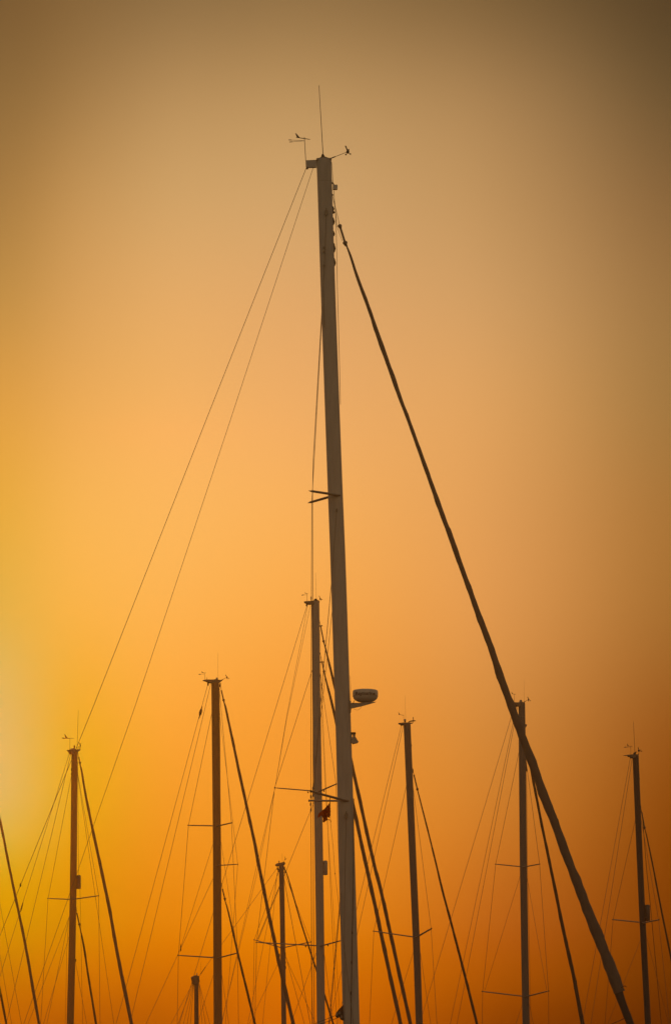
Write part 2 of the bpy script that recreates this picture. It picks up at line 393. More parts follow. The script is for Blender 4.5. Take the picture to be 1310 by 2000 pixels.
        for i, c_ in enumerate(cups):
            cc = s.pt(c_[0], c_[1], (i - 1) * s.m(2.0 * k)); rr = s.m(1.3 * k)
            cup = lathe(cc - s.u * rr, s.u, [(0, rr * .3), (rr * .5, rr * .8), (rr * 1.3, rr)], 8)
            s.add('cup', merge(cup, tube([b - up * r, cc], s.m(.3 * k), 5)), M_DARK, o)
    def drum(s, x0, x1, y0, y1, d=-0.05, name='radar_reflector', m_=None):
        """tubular reflector strapped to the front of the mast"""
        c0 = s.pt((x0 + x1) / 2, y1, d); H = s.m(y1 - y0); r = s.m(x1 - x0) / 2; up = Vector((0, 0, 1))
        o = s.add(name, lathe(c0, up, [(0, r * .85), (H * .03, r), (H * .93, r), (H * .98, r * .8), (H, r * .5)], 16), m_ or M_MASTL, s.mo)
        for t in (.2, .8):
            p = c0 + up * H * t
            s.add('mounting_clamp', boxm(p - s.u * r * 1.1, s.u * r * .5, s.v * r * .3, up * r * .18), M_FIT, o, False)
        return o
    def block(s, px, py, w, h, d=0.0, name='block', m_=None, parent=None):
        """rigging block: two rounded cheeks, a sheave between them and an eye"""
        c0 = s.pt(px, py, d); up = Vector((0, 0, 1)); a, b = s.m(w) / 2, s.m(h) / 2; V = []; Fc = []; n = 10
        tz = s.m(w) * .3
        for k in (-1, 1):
            for j in range(n):
                th = 2 * math.pi * j / n
                V.append(c0 + s.u * (math.cos(th) * a) + up * (math.sin(th) * b) + s.v * (k * tz))
        Fc = [tuple(range(n - 1, -1, -1)), tuple(range(n, 2 * n))] + [(j, (j + 1) % n, n + (j + 1) % n, n + j) for j in range(n)]
        eye = tube([c0 + up * b * .9, c0 + up * b * 1.35], s.m(w) * .18, 6)
        return s.add(name, merge((V, Fc), eye), m_ or M_DARK, parent if parent is not None else s.mo)
    # --- what stands below the frame
    def hull(s, fwd, aft, beam, free=1.3, boom=None, cabin=True):
        up = Vector((0, 0, 1)); Lh = fwd + aft; st = 16; V = []; Fc = []; deck = []
        for i in range(st + 1):
            t = i / st; x = -aft + Lh * t
            b = beam / 2 * (0.72 + .28 * math.sin(math.pi * min(1, t / .55) * .5)) if t < .55 else beam / 2 * max(0.012, math.cos((t - .55) / .45 * math.pi / 2) ** .8)
            sh = free + .28 * (t - .35) ** 2 * 2.2
            dr = -.45 * math.sin(math.pi * min(1, max(.08, t * 1.02))) if t < .97 else .1
            c0 = s.M + s.u * x
            ring = [(-1, sh), (-.97, sh * .5), (-.86, .05), (-.5, dr * .75), (0, dr), (.5, dr * .75), (.86, .05), (.97, sh * .5), (1, sh)]
            for y, z in ring: V.append(c0 + s.v * (y * b) + up * z)
            deck.append((c0, b, sh))
        n = 9
        for i in range(st):
            for k in range(n - 1): Fc.append((i * n + k, i * n + k + 1, (i + 1) * n + k + 1, (i + 1) * n + k))
        Fc.append(tuple(range(n)))
        o = s.add('hull', (V, Fc), M_HULL)
        Vd = []; Fd = []
        for c0, b, sh in deck: Vd += [c0 - s.v * b * .985 + up * (sh - .01), c0 + up * (sh + .06), c0 + s.v * b * .985 + up * (sh - .01)]
        for i in range(st):
            for k in range(2): Fd.append((i * 3 + k, i * 3 + k + 1, (i + 1) * 3 + k + 1, (i + 1) * 3 + k))
        s.add('deck', (Vd, Fd), M_DECK, o)
        if cabin:
            V = []; Fc = []; xs = [-aft * .35, -aft * .33, fwd * .3, fwd * .52]
            for x, hh, w in zip(xs, (0.02, .5, .42, 0.02), (.3, .3, .27, .2)):
                c0 = s.M + s.u * x
                for y, z in ((-1, 0), (-.9, 1), (.9, 1), (1, 0)): V.append(c0 + s.v * (y * w * beam) + up * (free + .03 + hh * z))
            for i in range(3):
                for k in range(3): Fc.append((i * 4 + k, i * 4 + k + 1, (i + 1) * 4 + k + 1, (i + 1) * 4 + k))
            cb = s.add('coachroof', (V, Fc), M_HULL, None, False)
            for sg_ in (-1, 1):
                for x in (-.2, -.02):
                    c0 = s.M + s.u * (x * aft + .3) + s.v * (sg_ * beam * .2885) + up * (free + .27)
                    s.add('cabin_window', boxm(c0, s.u * .42, s.v * .02, up * .09), M_GLASS, cb, False)
        if boom:
            a, b = boom
            bo = s.add('boom', tube([a, b], .075, 10), M_MAST)
            P = [a.lerp(b, t) + up * (.16 + .1 * (1 - t)) for t in (.04, .2, .5, .8, .97)]
            s.add('sail_cover', tube(P, [.2, .22, .18, .15, .08], 12), M_COVER, bo)

def auto_hull(b, beam, boom_px, boomz, free=1.3):
    xs = [(e - b.M).dot(b.u) for e in b.ends]
    fwd, aft = max(xs) + .35, -min(xs) + .3
    mz = b.M + Vector((0, 0, boomz))
    top = b.rows[-1]; base = b.pt(top[0], top[1])
    a = Vector((base.x, base.y, boomz)) - b.u * .15
    bo = (a, a - b.u * boom_px + Vector((0, 0, .25)))
    b.hull(fwd, aft, beam, free, bo)

# ------------------------------------------------------------------ water
wv = [(-1500, -1500, 0), (1500, -1500, 0), (1500, 1500, 0), (-1500, 1500, 0)]
w_o = link('water', wv, [(0, 1, 2, 3)], M_WATER, None, False); w_o['kind'] = 'structure'

# ------------------------------------------------------------------ the big yacht in front, side-on, bow to the right
A = Boat('tallest thick grey mast carrying a white radar dome and a wavy rolled headsail', 703, 85.0, 3.0)
A.mast([(632.2, 310, 29.8), (634.6, 380, 29.3), (640.2, 560, 29.0), (648, 780, 29.2), (654.6, 961, 29.6), (660, 1100, 30), (666, 1290, 30.3), (672, 1480, 30.6), (679, 1750, 32), (686, 2000, 32.4)], M_MAST, 2690, 354)
A.plate('masthead_crane', [(597, 313), (618, 312), (618, 326.5), (600, 326.8), (597.6, 324.5)], .07, M_MAST, A.mo)
A.plate('mast_cap', [(617.5, 311), (624, 307.6), (629, 306), (636, 306), (641, 308), (647.5, 308.5), (647.5, 312), (617.5, 313)], .13, M_FIT, A.mo)
A.plate('antenna_bracket', [(626, 308), (628.5, 301), (631, 299.5), (633.5, 304), (636, 308)], .05, M_DARK, A.mo)
A.antenna((630.8, 303), (622.8, 166.8), 1.7)
A.windex((597, 314), (594.4, 268), (578.2, 268.2), (606.4, 272.4), [(594.8, 275), ((563.6, 273.2), .2), ((565, 277.4), -.2)], 1.35)
A.anemometer((644, 310), (679, 296.3), (674.3, 285.4), [(675.6, 301.8), (684.4, 300.8), (681, 292.6)], 1.3, 1.55)
# masthead lamp box and fairleads down the front
o = A.add('tricolour_bracket', boxm(A.pt(651.2, 365), A.u * .012, A.v * .03, Vector((0, 0, .05))), M_FIT, A.mo, False)
A.plate('lamp_housing', [(650.7, 361), (658, 360.3), (659.2, 362), (659, 368.8), (657.6, 369.6), (650.7, 369.3)], .08, M_WHITE, A.mo)
for x, y, h in ((650.0, 357, 3), (649.6, 380, 4), (651.6, 407, 9), (652.6, 414, 5), (652.4, 432, 15), (652.6, 456, 11), (653.9, 484, 19), (654.4, 512, 17)):
    A.plate('fairlead', [(x - 3.2, y - h * .62), (x - .6, y - h * .4), (x + 1.6, y + h * .08), (x + .6, y + h * .3), (x - 1.6, y + h * .5), (x - 3.2, y + h * .62)], .05, M_DARK, A.mo)
A.block(637, 415, 6.6, 13, -.12, 'halyard_block', M_FIT)
A.wire('halyard', [(637, 421, -.115), (635.2, 478, -.115), (631.5, 555, -.115), (633, 640, -.118)], .9, M_ROPE)
for y in (484, 492, 519):
    A.block(632.5 + (y - 484) * .01, y, 4.6, 4, -.11, 'cleat', M_FIT)
A.wire('halyard', [(647.3, 316), (650.4, 358), (654.3, 406), (656, 440), (657.2, 480), (658.6, 560), (661.2, 650), (663.6, 740), (664.6, 790)], 1.1, M_ROPE)
A.wire('halyard', [(649.7, 384), (655, 411), (657.5, 441), (661.5, 452), (668.2, 470.5)], .9, M_ROPE)
A.block(657.3, 997, 4, 7, -.11, 'halyard_exit', M_FIT)
A.wire('halyard', [(657.3, 1000, -.12), (651, 1083, -.12), (646.2, 1150, -.11)], .8, M_ROPE)
A.block(676, 1593, 7, 13, -.125, 'halyard_block', M_FIT)
A.wire('halyard', [(676, 1599, -.13), (672.5, 1760, -.135), (672.5, 2050, -.135)], .8, M_ROPE)
# long cable duct low on the mast face
A.wire('luff_track', [(690.8, 1560, -.09), (690, 1700, -.1), (687.4, 1850, -.115), (684.8, 2000, -.13), (684, 2300, -.14)], 1.5, M_DARK, A.mo)
for x, y in ((687.7, 1822), (686.4, 1880), (685.2, 1940)):
    A.block(x, y, 2.6, 7, -.125, 'track_slide')
A.wire('halyard', [(683.6, 1320, 0), (684.6, 1345, 0), (684.4, 1375, 0)], .6, M_ROPE)
# rigging aft
A.wire('backstay', [(598.4, 327), (404, 817), (182.7, 1380), (52.4, 1700), (0, 1829), (-215, 2358), (-310, 2600)], 1.15)
A.ends.append(A.pt(-310, 2600))
A.block(600, 329, 4.2, 4.2, 0, 'stay_toggle')
A.block(40.6, 1729, 3.2, 7, 0, 'stay_toggle')
A.wire('topping_lift', [(612, 326), (442, 845), (264, 1380), (152.8, 1700), (47, 2000), (-44, 2258)], .95)
# spreaders and shrouds (far side first)
A.spreader((657, 966.4), (601.0, 982.6), .68, 4.7, None, False)
A.spreader((661, 967.2), (602.7, 958.4), -.66, 4.9, None, False)
A.spreader((672, 1564.2), (603.8, 1563.8), .74, 4.3)
A.spreader((678, 1564.8), (606.6, 1545.6), -.72, 4.5)
def chain(pts, w=1.25, name='shroud', m_=None): return A.wire(name, pts, w, m_)
chain([(629, 612, .06), (608.9, 981, .66), (607.6, 1300, .68), (607.0, 1562, .72), (609.4, 2000, .95), (612, 2620, 1.5)])
chain([(628.8, 598, -.06), (611.4, 900, -.55), (610.4, 957, -.64), (611, 1300, -.66), (611.2, 1547, -.7), (613.4, 2000, -.95), (616, 2620, -1.5)])
chain([(647, 1140, -.08), (631, 1315.5, -.35), (617.8, 1462.5, -.6), (612.8, 1547, -.7)], 1.35)
chain([(650, 1180, .08), (609, 1563, .71)], 1.0)
for x, y, d in ((611, 1540, -.7), (611.6, 1553, -.7), (607, 1556, .72), (606.6, 1571, .72), (607.2, 1582, .72)):
    A.block(x, y, 3.2, 8, d, 'shroud_terminal', M_FIT, A.root)
chain([(665, 1745, -.1), (641.6, 2000, -.55), (585, 2620, -1.4)], 1.2)
chain([(665.5, 1752, .1), (643.6, 2000, .55), (590, 2620, 1.4)], 1.2)
# rolled headsail
SA = [(676.4, 481, 2.8), (684.8, 500, 4.4), (696.8, 540, 5.6), (708.8, 572, 6.1), (723, 608.8, 7.0), (734.4, 644, 7.2), (746.4, 679, 8.8), (758, 712, 7.4), (767.4, 737, 8.2), (781, 780, 7.4), (794, 812, 6.4), (807, 847, 7.0), (817, 874, 7.0), (832, 917.6, 7.6), (850, 968.8, 8.5), (867, 1018, 9.0), (876.4, 1040, 9.5), (892, 1083, 9.5), (908, 1128, 9.5), (921, 1163, 9.2), (930, 1190, 11), (948, 1237, 11), (961, 1272, 12), (976, 1320, 13.4), (995, 1372, 14), (1015, 1428, 14.5), (1027, 1460, 15), (1045, 1508, 16), (1062, 1556, 16.6), (1084, 1610, 15.6), (1108, 1680, 16), (1134, 1744, 17.4), (1152, 1790, 19), (1172, 1840, 19.4), (1190, 1884, 20.6), (1203.5, 1925, 22.2), (1207, 1936, 21.6)]
def smooth_path(rows, deg=5):
    # least-squares curve through the traced points so the stay hangs in one even sag
    import numpy as np
    y = np.array([r_[1] for r_ in rows]); x = np.array([r_[0] for r_ in rows]); w = np.array([r_[2] for r_ in rows])
    t = (y - y.mean()) / 800.0; cf = np.polyfit(t, x, deg); xs_ = np.polyval(cf, t)
    xs_ = xs_ + 0.5 * (x - xs_)
    return [(float(a), float(b), float(c_)) for a, b, c_ in zip(xs_, y, w)]
SA = smooth_path(SA)
A.furled((649.5, 383), (663.8, 442.6), (674.2, 475.7), SA, end=1938.5, m_=M_SAIL, seed=3, extra=1.7, fitk=1.6, drum=False, k0=1.06)
fs = [o_ for o_ in A.root.children if o_.name.startswith('furled_sail')][0]
low = [(1205.5, 1932, 17.5), (1211, 1950, 17.5), (1217, 1966, 16.6), (1223, 1982, 15.5), (1229.4, 1998, 14.8), (1320, 2240, 13), (1440, 2570, 9)]
rr = interp(low, 80); rnd = random.Random(5)
A.add('furled_foot', tube([A.pt(x, y) for x, y, w in rr], [A.m(w) / 2 * .95 * (1 + .04 * math.sin(i * 1.1) + rnd.uniform(-.02, .02)) for i, (x, y, w) in enumerate(rr)], 16, lambda i, th: 1 + .05 * math.sin(2 * th + i * .6)), M_SAILD, fs)
A.ends.append(A.pt(1446, 2590))
A.wire('sheet', [(1212, 1929, -.08), (1215.5, 1926.6, -.1), (1219, 1925.8, -.12), (1221.4, 1926.4, -.13), (1222, 1928, -.13)], 1.7, M_ROPE, fs)
A.wire('sheet', [(1219, 1989, -.05), (1194, 2000, -.3), (1080, 2050, -.8), (640, 2420, -1.5)], 1.6, M_ROPE)
# radar scanner on its bracket
up = Vector((0, 0, 1))
c0 = A.pt(713.2, 1371.5, 0); r_ = A.m(25); H_ = A.m(25)
prof = [(0, .42), (.05, .60), (.13, .76), (.27, .915), (.42, .975), (.60, 1.0), (.80, 1.0), (.90, .975), (.955, .90), (.99, .70), (1.005, .3)]
rd = A.add('radar_dome', lathe(c0, up, [(d * H_, k * r_) for d, k in prof], 40), M_WHITE)
A.add('dome_seam', lathe(c0, up, [(H_ * .46, r_ * .985), (H_ * .465, r_ * 1.004), (H_ * .485, r_ * 1.006), (H_ * .49, r_ * .985)], 40), M_SPAR, rd)
for d in (-.09, .09):
    A.plate('bracket_arm', [(684, 1372.5), (700, 1372.8), (735, 1370.6), (730.6, 1372.6), (706, 1379.6), (686, 1384), (684, 1384)], .012, M_SPAR, rd, d)
A.plate('bracket_base', [(682.6, 1369), (685.4, 1369), (685.4, 1391), (682.6, 1391)], .16, M_SPAR, rd)
A.wire('cable', [(684.5, 1390), (686, 1381, -.02), (689, 1374, -.1), (692.5, 1367.5, -.12)], 1.2, M_DARK, rd)
A.wire('cable', [(691, 1384.5, -.1), (695, 1386.6, -.1), (699, 1386.8, -.1), (703, 1384.2, -.1), (705.4, 1380, -.1)], .6, M_DARK, rd)
# lettering bent round the dome
fc = bpy.data.curves.new('lettering', 'FONT'); fc.body = 'Raymarine'; fc.size = 1.0; fc.align_x = 'CENTER'; fc.resolution_u = 3; fc.offset = 0.03
fo = bpy.data.objects.new('lettering_curve', fc); col.objects.link(fo)
bpy.context.view_layer.update()
me_t = bpy.data.meshes.new_from_object(fo.evaluated_get(bpy.context.evaluated_depsgraph_get()))
bpy.data.objects.remove(fo)
xs = [v.co.x for v in me_t.vertices]; wd = max(xs) - min(xs); cx0 = (max(xs) + min(xs)) / 2
k = A.m(38.5) / wd
tv = []; zc = A.pt(713.2, 1359.8).z
facing = math.atan2(-c0.y, -c0.x)
for v in me_t.vertices:
    arc = (v.co.x - cx0) * k; th = math.asin(max(-.98, min(.98, arc / (r_ * 1.004)))); an = facing + th
    tv.append(Vector((c0.x + math.cos(an) * r_ * 1.006, c0.y + math.sin(an) * r_ * 1.006, zc + v.co.y * k * 1.02)))
link('lettering', tv, [tuple(p.vertices) for p in me_t.polygons], M_LETTER, rd, False)
# steaming lamp with deck flood under it
sl = A.plate('steaming_light', [(684.5, 1430), (694, 1430), (694.8, 1432), (694.4, 1433.6), (685, 1433.6)], .1, M_DARK)
A.add('lens', lathe(A.pt(691.2, 1439.8), up, [(0, A.m(2.6)), (A.m(6.2), A.m(2.6))], 14), M_LENS, sl)
A.plate('lamp_back', [(683, 1433), (687.4, 1433), (687.4, 1441), (683, 1441)], .09, M_SPAR, sl)
A.plate('deck_flood', [(685.5, 1439.8), (694.6, 1439.8), (700, 1448.6), (699, 1450), (689.4, 1452.4), (687.6, 1450.4), (685.5, 1450)], .12, M_SPAR, sl)
# batten-car stack at the back of the mast, and lazy lines to the boom end
hb = A.plate('sail_headboard', [(671, 1961), (666, 1967), (661, 1971.5), (658, 1976), (655.4, 1982), (656, 1986), (660, 1988), (663, 1986), (665.6, 1991), (671, 1993.4)], .09, M_DARK)
for x, y in ((657.5, 1981), (663, 1978.5), (666.5, 1986)):
    A.block(x, y, 5, 6, -.06, 'block', M_FIT, hb)
A.wire('lazy_line', [(656, 1983, -.05), (613, 2000, -.05), (-44, 2258, 0)], 1.1, M_ROPE)
A.wire('lazy_line', [(660, 1988, .05), (626, 2000, .05), (-30, 2262, 0)], 1.1, M_ROPE)
A.wire('flag_halyard', [(644.2, 1556, -.45), (645.2, 1604, -.45), (650.7, 1657, -.5), (654, 1706, -.55), (659.4, 1750, -.6), (690, 2000, -.85), (760, 2600, -1.4)], .75, M_ROPE)
A.block(654, 1706, 2, 2.4, -.55, 'knot', M_ROPE, A.root)
A.hull(6.9, 8.9, 4.3, 1.35, (A.pt(690, 2320), A.pt(-44, 2266)))

# torn courtesy flag under the near spreader
fl = [(0.5, 1568), (-3, 1573), (-7.5, 1576.2), (-12, 1580.6), (-16, 1583.4), (-20, 1587.2), (-23, 1590.4), (-24, 1597.6), (-19.6, 1595.6), (-16.4, 1593), (-14.6, 1596), (-13.2, 1600.4), (-14, 1604), (-12, 1606.6), (-8.4, 1603.6), (-5.4, 1601.4), (-5.8, 1595.2), (-3, 1597), (-0.4, 1596.8), (1.2, 1588), (0.8, 1577)]
def flag():
    import bmesh
    from mathutils.geometry import tessellate_polygon
    n = 22
    # fine grid clipped by the torn outline
    def inside(x, y):
        c_ = False; j = len(fl) - 1
        for i in range(len(fl)):
            xi, yi = fl[i]; xj, yj = fl[j]
            if (yi > y) != (yj > y) and x < (xj - xi) * (y - yi) / (yj - yi) + xi: c_ = not c_
            j = i
        return c_
    bm = bmesh.new(); st = .75; vs = {}
    def v(i, j):
        if (i, j) not in vs:
            x = -25 + i * st; y = 1567 + j * st
            d = -.45 + .05 * math.sin(x * .45 + y * .12) * min(1, abs(x) / 6) + .02 * math.sin(y * .5 + x * .2)
            vs[(i, j)] = bm.verts.new(A.pt(644.2 + x + .3 * math.sin(y), y, d))
        return vs[(i, j)]
    for i in range(36):
        for j in range(54):
            if inside(-25 + (i + .5) * st, 1567 + (j + .5) * st): bm.faces.new((v(i, j), v(i + 1, j), v(i + 1, j + 1), v(i, j + 1)))
    bmesh.ops.solidify(bm, geom=bm.faces[:], thickness=.004)
    me = bpy.data.meshes.new('flag_cloth'); bm.to_mesh(me); bm.free(); c_ = A.pt(644.2, 1580, -.45)
    for q in me.vertices: q.co -= c_
    me.polygons.foreach_set('use_smooth', [True] * len(me.polygons)); me.materials.append(M_FLAG)
    r = bpy.data.objects.new('flag', None); col.objects.link(r); r.location = c_
    r['label'] = 'small torn red flag hanging below the lower spreader of the tallest mast'; r['category'] = 'flag'
    o = bpy.data.objects.new('flag_cloth', me); col.objects.link(o); o.parent = r
    link('toggle', *tube([A.pt(644.6, 1558.5, -.46), A.pt(643.6, 1563.5, -.46), A.pt(644.6, 1569, -.46)], A.m(.8), 6), M_ROPE, r)
    link('torn_strip', *tube([A.pt(644, 1568, -.44), A.pt(641, 1572.5, -.43), A.pt(637.2, 1575, -.42)], A.m(.7), 6), M_FLAG, r)
    link('torn_strip', *tube([A.pt(629.8, 1605, -.43), A.pt(634, 1603.4, -.44), A.pt(640, 1600.8, -.45), A.pt(645.4, 1602, -.46), A.pt(646, 1606, -.46)], A.m(.8), 6), M_FLAG, r)
    link('torn_strip', *tube([A.pt(629.4, 1601, -.43), A.pt(633, 1604.4, -.44)], A.m(.6), 6), M_FLAG, r)
flag()

# ------------------------------------------------------------------ the row of moored boats behind, berthed side by side
H = 45.0
# --- second tallest, just left of the big mast, two rolled headsails
B = Boat('second tallest mast with twin rolled headsails, standing just left of the radar mast', 633, 130, H)
B.mast([(616, 1174, 14.0), (617.5, 1330, 14.5), (619.6, 1480, 14.8), (624, 1750, 14.9), (626.8, 2000, 14.8)], M_MASTL, 2655, 1199)
B.plate('masthead_crane', [(598.4, 1174), (610, 1173.6), (624, 1173.4), (624, 1177), (610, 1181), (607, 1181), (598.6, 1177)], .09, M_FIT, B.mo)
B.lamp(607.8, 1169, 2.6, 9); B.windex((599.5, 1175), (599.5, 1160.6), (595.6, 1158.8), (601.6, 1159.8), [(599.5, 1161.6), ((589.5, 1162.6), .3), ((590.5, 1162), -.3)], .75)
B.antenna((617.7, 1174), (616.3, 1119), .6); B.plate('antenna_bracket', [(614, 1174), (617, 1169), (618.4, 1169), (621, 1174)], .05, M_DARK, B.mo)
B.anemometer((620, 1174), (625.4, 1169.6), (623.4, 1164), [(629, 1170.6), (626.6, 1172)], .8, .75)
B.block(598.9, 1182, 3.2, 5, 0, 'stay_toggle')
B.stay('backstay', (599.2, 1184), (462.6, 1632), 2640)
B.wire('topping_lift', [(606, 1182.5), (560, 1404), (536.5, 1542), (501, 1710), (430, 2010), (318, 2480)], .7)
B.wire('halyard', [(600.6, 1184, .05), (560, 1398, .3), (537, 1539, .62), (500, 1696, .6), (420, 2060, .5), (330, 2480, .2)], .7)
B.spreader((622, 1545.8), (536.2, 1538.7), .95, 2.4); B.spreader((622, 1546.4), (656.6, 1531.2), -.95, 2.6)
B.spreader((626, 1847.4), (500.6, 1840.6), 1.12, 2.5); B.spreader((626, 1847.8), (667.6, 1836.6), -1.12, 2.6)
for x, y, d in ((601.5, 1547.5, .3), (632.4, 1545, -.3), (597, 1848.6, .3), (640.4, 1846.6, -.3)):
    B.lamp(x, y, 2.6, 3.4, M_DARK, 'spreader_light', d)
B.shroud([(609.5, 1309), (536.6, 1538), (511.8, 1750), (501.2, 1841), (498, 2000)], wpx=.85, sgn=1)
B.shroud([(623.5, 1305), (655.9, 1530), (667, 1836), (672, 2000)], wpx=.8, sgn=-1)
B.stay('shroud', (618.5, 1858), (568, 2000), 2640, .06, 1.5); B.stay('shroud', (632, 1856), (650.6, 2000), 2640, -.06, -1.5)
B.stay('shroud', (616, 1560), (503.4, 1838), 1838, .06, 1.1); B.stay('halyard', (626.5, 1317), (646, 1750), 2500, -.05, -.2, .7, M_ROPE); 
B.wire('halyard', [(625, 1230), (628, 1400), (636.8, 1570), (650, 1770), (664, 1990), (690, 2400)], .6, M_ROPE)
B.drum(630.6, 639.6, 1680.6, 1709)
B.furled((623, 1209), (626, 1223), (632, 1253), [(634, 1260, 2.2), (637, 1272, 3.2), (652, 1335, 5), (670, 1416, 6.2), (688.6, 1501, 6.6), (728.4, 1680, 6.8), (745.4, 1748, 7), (801, 2000, 7.2)], m_=M_SAIL, seed=11)
B.furled((624.7, 1275), (629.6, 1296), (632.6, 1312), [(633.6, 1317, 2.2), (637, 1330, 3.4), (654.5, 1403, 5.4), (690.6, 1578, 6.6), (712.6, 1680, 7.2), (728, 1750, 7.4), (781.8, 2000, 7.6)], m_=M_SAIL, seed=12, end=2600)
for x, y in ((625.2, 1222.6), (627.6, 1293.2)):
    B.plate('halyard_restrainer', [(x - 4.5, y - 1.1), (x + 4.6, y - 1.4), (x + 4.6, y + .6), (x - 4.5, y + 1.4)], .06, M_DARK, B.mo)
auto_hull(B, 4.4, 5.6, 3.3)

# --- mast with a flared head, standing over the small ketch masts
C = Boat('mast with an insulator egg on its backstay and a flared masthead plate', 428, 134, H)
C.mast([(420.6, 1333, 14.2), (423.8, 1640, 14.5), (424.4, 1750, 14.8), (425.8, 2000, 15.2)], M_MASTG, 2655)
C.plate('masthead_crane', [(401, 1328.2), (404, 1327), (417, 1327.2), (421, 1326.4), (428, 1327.6), (434.6, 1327.8), (434.4, 1329.4), (428.4, 1333.8), (413.6, 1334.2), (407, 1331), (401, 1329.4)], .1, M_FIT, C.mo)
C.lamp(423.6, 1326, 4, 5.5); C.antenna((426, 1328), (425.8, 1275), .45)
C.antenna((404.4, 1328), (404.5, 1322.4), 1.0)
C.windex((401, 1328.6), (399.6, 1315), (394.4, 1314), (403, 1314.4), [(399.7, 1316.4), ((388.8, 1317.2), .3), ((390, 1316.8), -.3)], .65)
C.anemometer((433.6, 1328), (443.4, 1322.8), (440.8, 1318.2), [(447, 1324.8), (444, 1325.6)], .8, .75)
C.block(406.6, 1336, 3, 7, 0, 'stay_toggle')
C.stay('backstay', (406.8, 1334), (270, 1841), 2640)
s_ = C.add('stay_insulator', lathe(C.pt(388.8, 1403.5), C.pt(395.4, 1377) - C.pt(388.8, 1403.5), [(0, C.m(.7)), (C.m(6), C.m(1.2)), (C.m(9), C.m(2.3)), (C.m(13), C.m(2.9)), (C.m(18), C.m(2.3)), (C.m(21), C.m(1.2)), (C.m(27), C.m(.7))], 12), M_DARK)
C.stay('topping_lift', (412, 1335), (270, 1933), 2480)
C.spreader((423, 1613), (367.6, 1612), .8, 2.5); C.spreader((424, 1613.6), (452.8, 1607), -.85, 2.6)
C.spreader((425, 1690.4), (464.6, 1688), -.9, 2.0)
C.spreader((425, 1870.8), (348.4, 1866), 1.0, 2.6); C.spreader((426, 1871.2), (463.6, 1861.4), -1.05, 2.6)
C.shroud([(414, 1392), (368.4, 1612), (348.8, 1866), (346.4, 2000)], wpx=.8, sgn=1)
C.shroud([(428.6, 1345), (452.2, 1607), (464, 1861.6), (466, 2000)], wpx=.75, sgn=-1)
C.wire('runner', [(428.8, 1392, -.05), (459, 1640, -.7), (464.4, 1688, -.9), (458.6, 1770, -.9), (440.5, 2000, -.9), (410, 2600, -1.2)], .7)
C.wire('shroud', [(416, 1649, .06), (351, 1858, 1.0)], .75); C.wire('shroud', [(432, 1645, -.06), (463.4, 1858, -1.0)], .7)
C.stay('runner', (418, 1712), (285.5, 2000), 2600, .06, .6, .75); C.block(353.4, 1852, 1.8, 13, .3, 'turnbuckle', M_DARK, C.root)
C.stay('shroud', (417, 1904), (388, 1993), 2640, .06, 1.5, .7); C.stay('shroud', (433, 1902), (447, 2000), 2640, -.06, -1.5, .7)
C.wire('halyard', [(428.8, 1338), (429.6, 1400), (431, 1640), (432.5, 1800), (434, 2000), (436, 2400)], .6, M_ROPE)
C.furled((430, 1335), (432.7, 1349.6), (437, 1368), [(438.4, 1374, 2.4), (442.5, 1390, 4.0), (466, 1502, 5.4), (495, 1636, 6.0), (507.6, 1700, 6.4), (541, 1862, 7), (572.7, 2000, 7.4)], m_=M_SAIL, seed=21)
C.block(430.2, 1338, 2.6, 9, 0, 'stay_toggle')
C.furled((432.7, 1725), (435, 1738), (439.4, 1756), [(440, 1760, 1.8), (447, 1785, 3.0), (463.7, 1858, 4.0), (498, 2000, 4.4)], m_=M_SAILD, seed=22, end=2600)
auto_hull(C, 4.3, 5.2, 3.2)

# --- mast in the brightest glow
D = Boat('slim mast in the brightest glow with a red masthead lamp and long whip antenna', 132, 139, H)
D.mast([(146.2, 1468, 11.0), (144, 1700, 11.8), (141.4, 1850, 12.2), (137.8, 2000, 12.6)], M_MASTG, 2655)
D.plate('masthead_crane', [(135.6, 1464.4), (141, 1463.8), (145, 1461), (149, 1463.8), (157.8, 1463.4), (157.8, 1465), (153, 1468.4), (152, 1473), (140.4, 1473), (139, 1468.4), (135.8, 1466)], .1, M_FIT, D.mo)
D.lamp(145.8, 1459, 3.0, 7, M_RLENS); D.antenna((151, 1464), (153.5, 1387), .8)
D.windex((137, 1465), (137, 1441), (127.4, 1441.2), (146, 1442.4), [(137, 1442.4), ((122, 1441.4), .2), ((124, 1442.4), -.2)], .7)
D.anemometer((155, 1464), (157.6, 1456), (154.6, 1450), [(158.6, 1452), (154, 1458.6)], .8, .6)
for p in ([(152, 1463), (157, 1457)], [(157.6, 1463), (157.8, 1452)]): D.antenna(p[0], p[1], .7)
D.stay('backstay', (136.8, 1469), (0, 1909), 2640)
D.add('stay_insulator', lathe(D.pt(40.6, 1781), D.pt(46, 1761) - D.pt(40.6, 1781), [(0, D.m(.6)), (D.m(6), D.m(1.5)), (D.m(13), D.m(1.3)), (D.m(20), D.m(.6))], 10), M_DARK)
D.stay('topping_lift', (139, 1472), (12.8, 2000), 2480)
D.spreader((142, 1756.8), (94, 1754.8), .85, 2.2); D.spreader((143, 1756.6), (193.4, 1749.4), -.9, 2.3)
D.shroud([(140, 1515), (94.6, 1754.6), (80, 2000)], sgn=1); D.shroud([(152, 1508), (193.2, 1749.2), (196, 2000)], sgn=-1)
D.stay('halyard', (152, 1512), (223, 2000), 2600, -.05, -.9, .7); D.wire('halyard', [(152.5, 1487), (154, 1700), (157, 1744), (162, 2000), (170, 2400)], .65, M_ROPE)
for q, w_ in (((55.6, 2000), 1.4), ((92, 2000), 1.0)): D.stay('shroud', (136, 1790), q, 2640, .06, w_, .7)
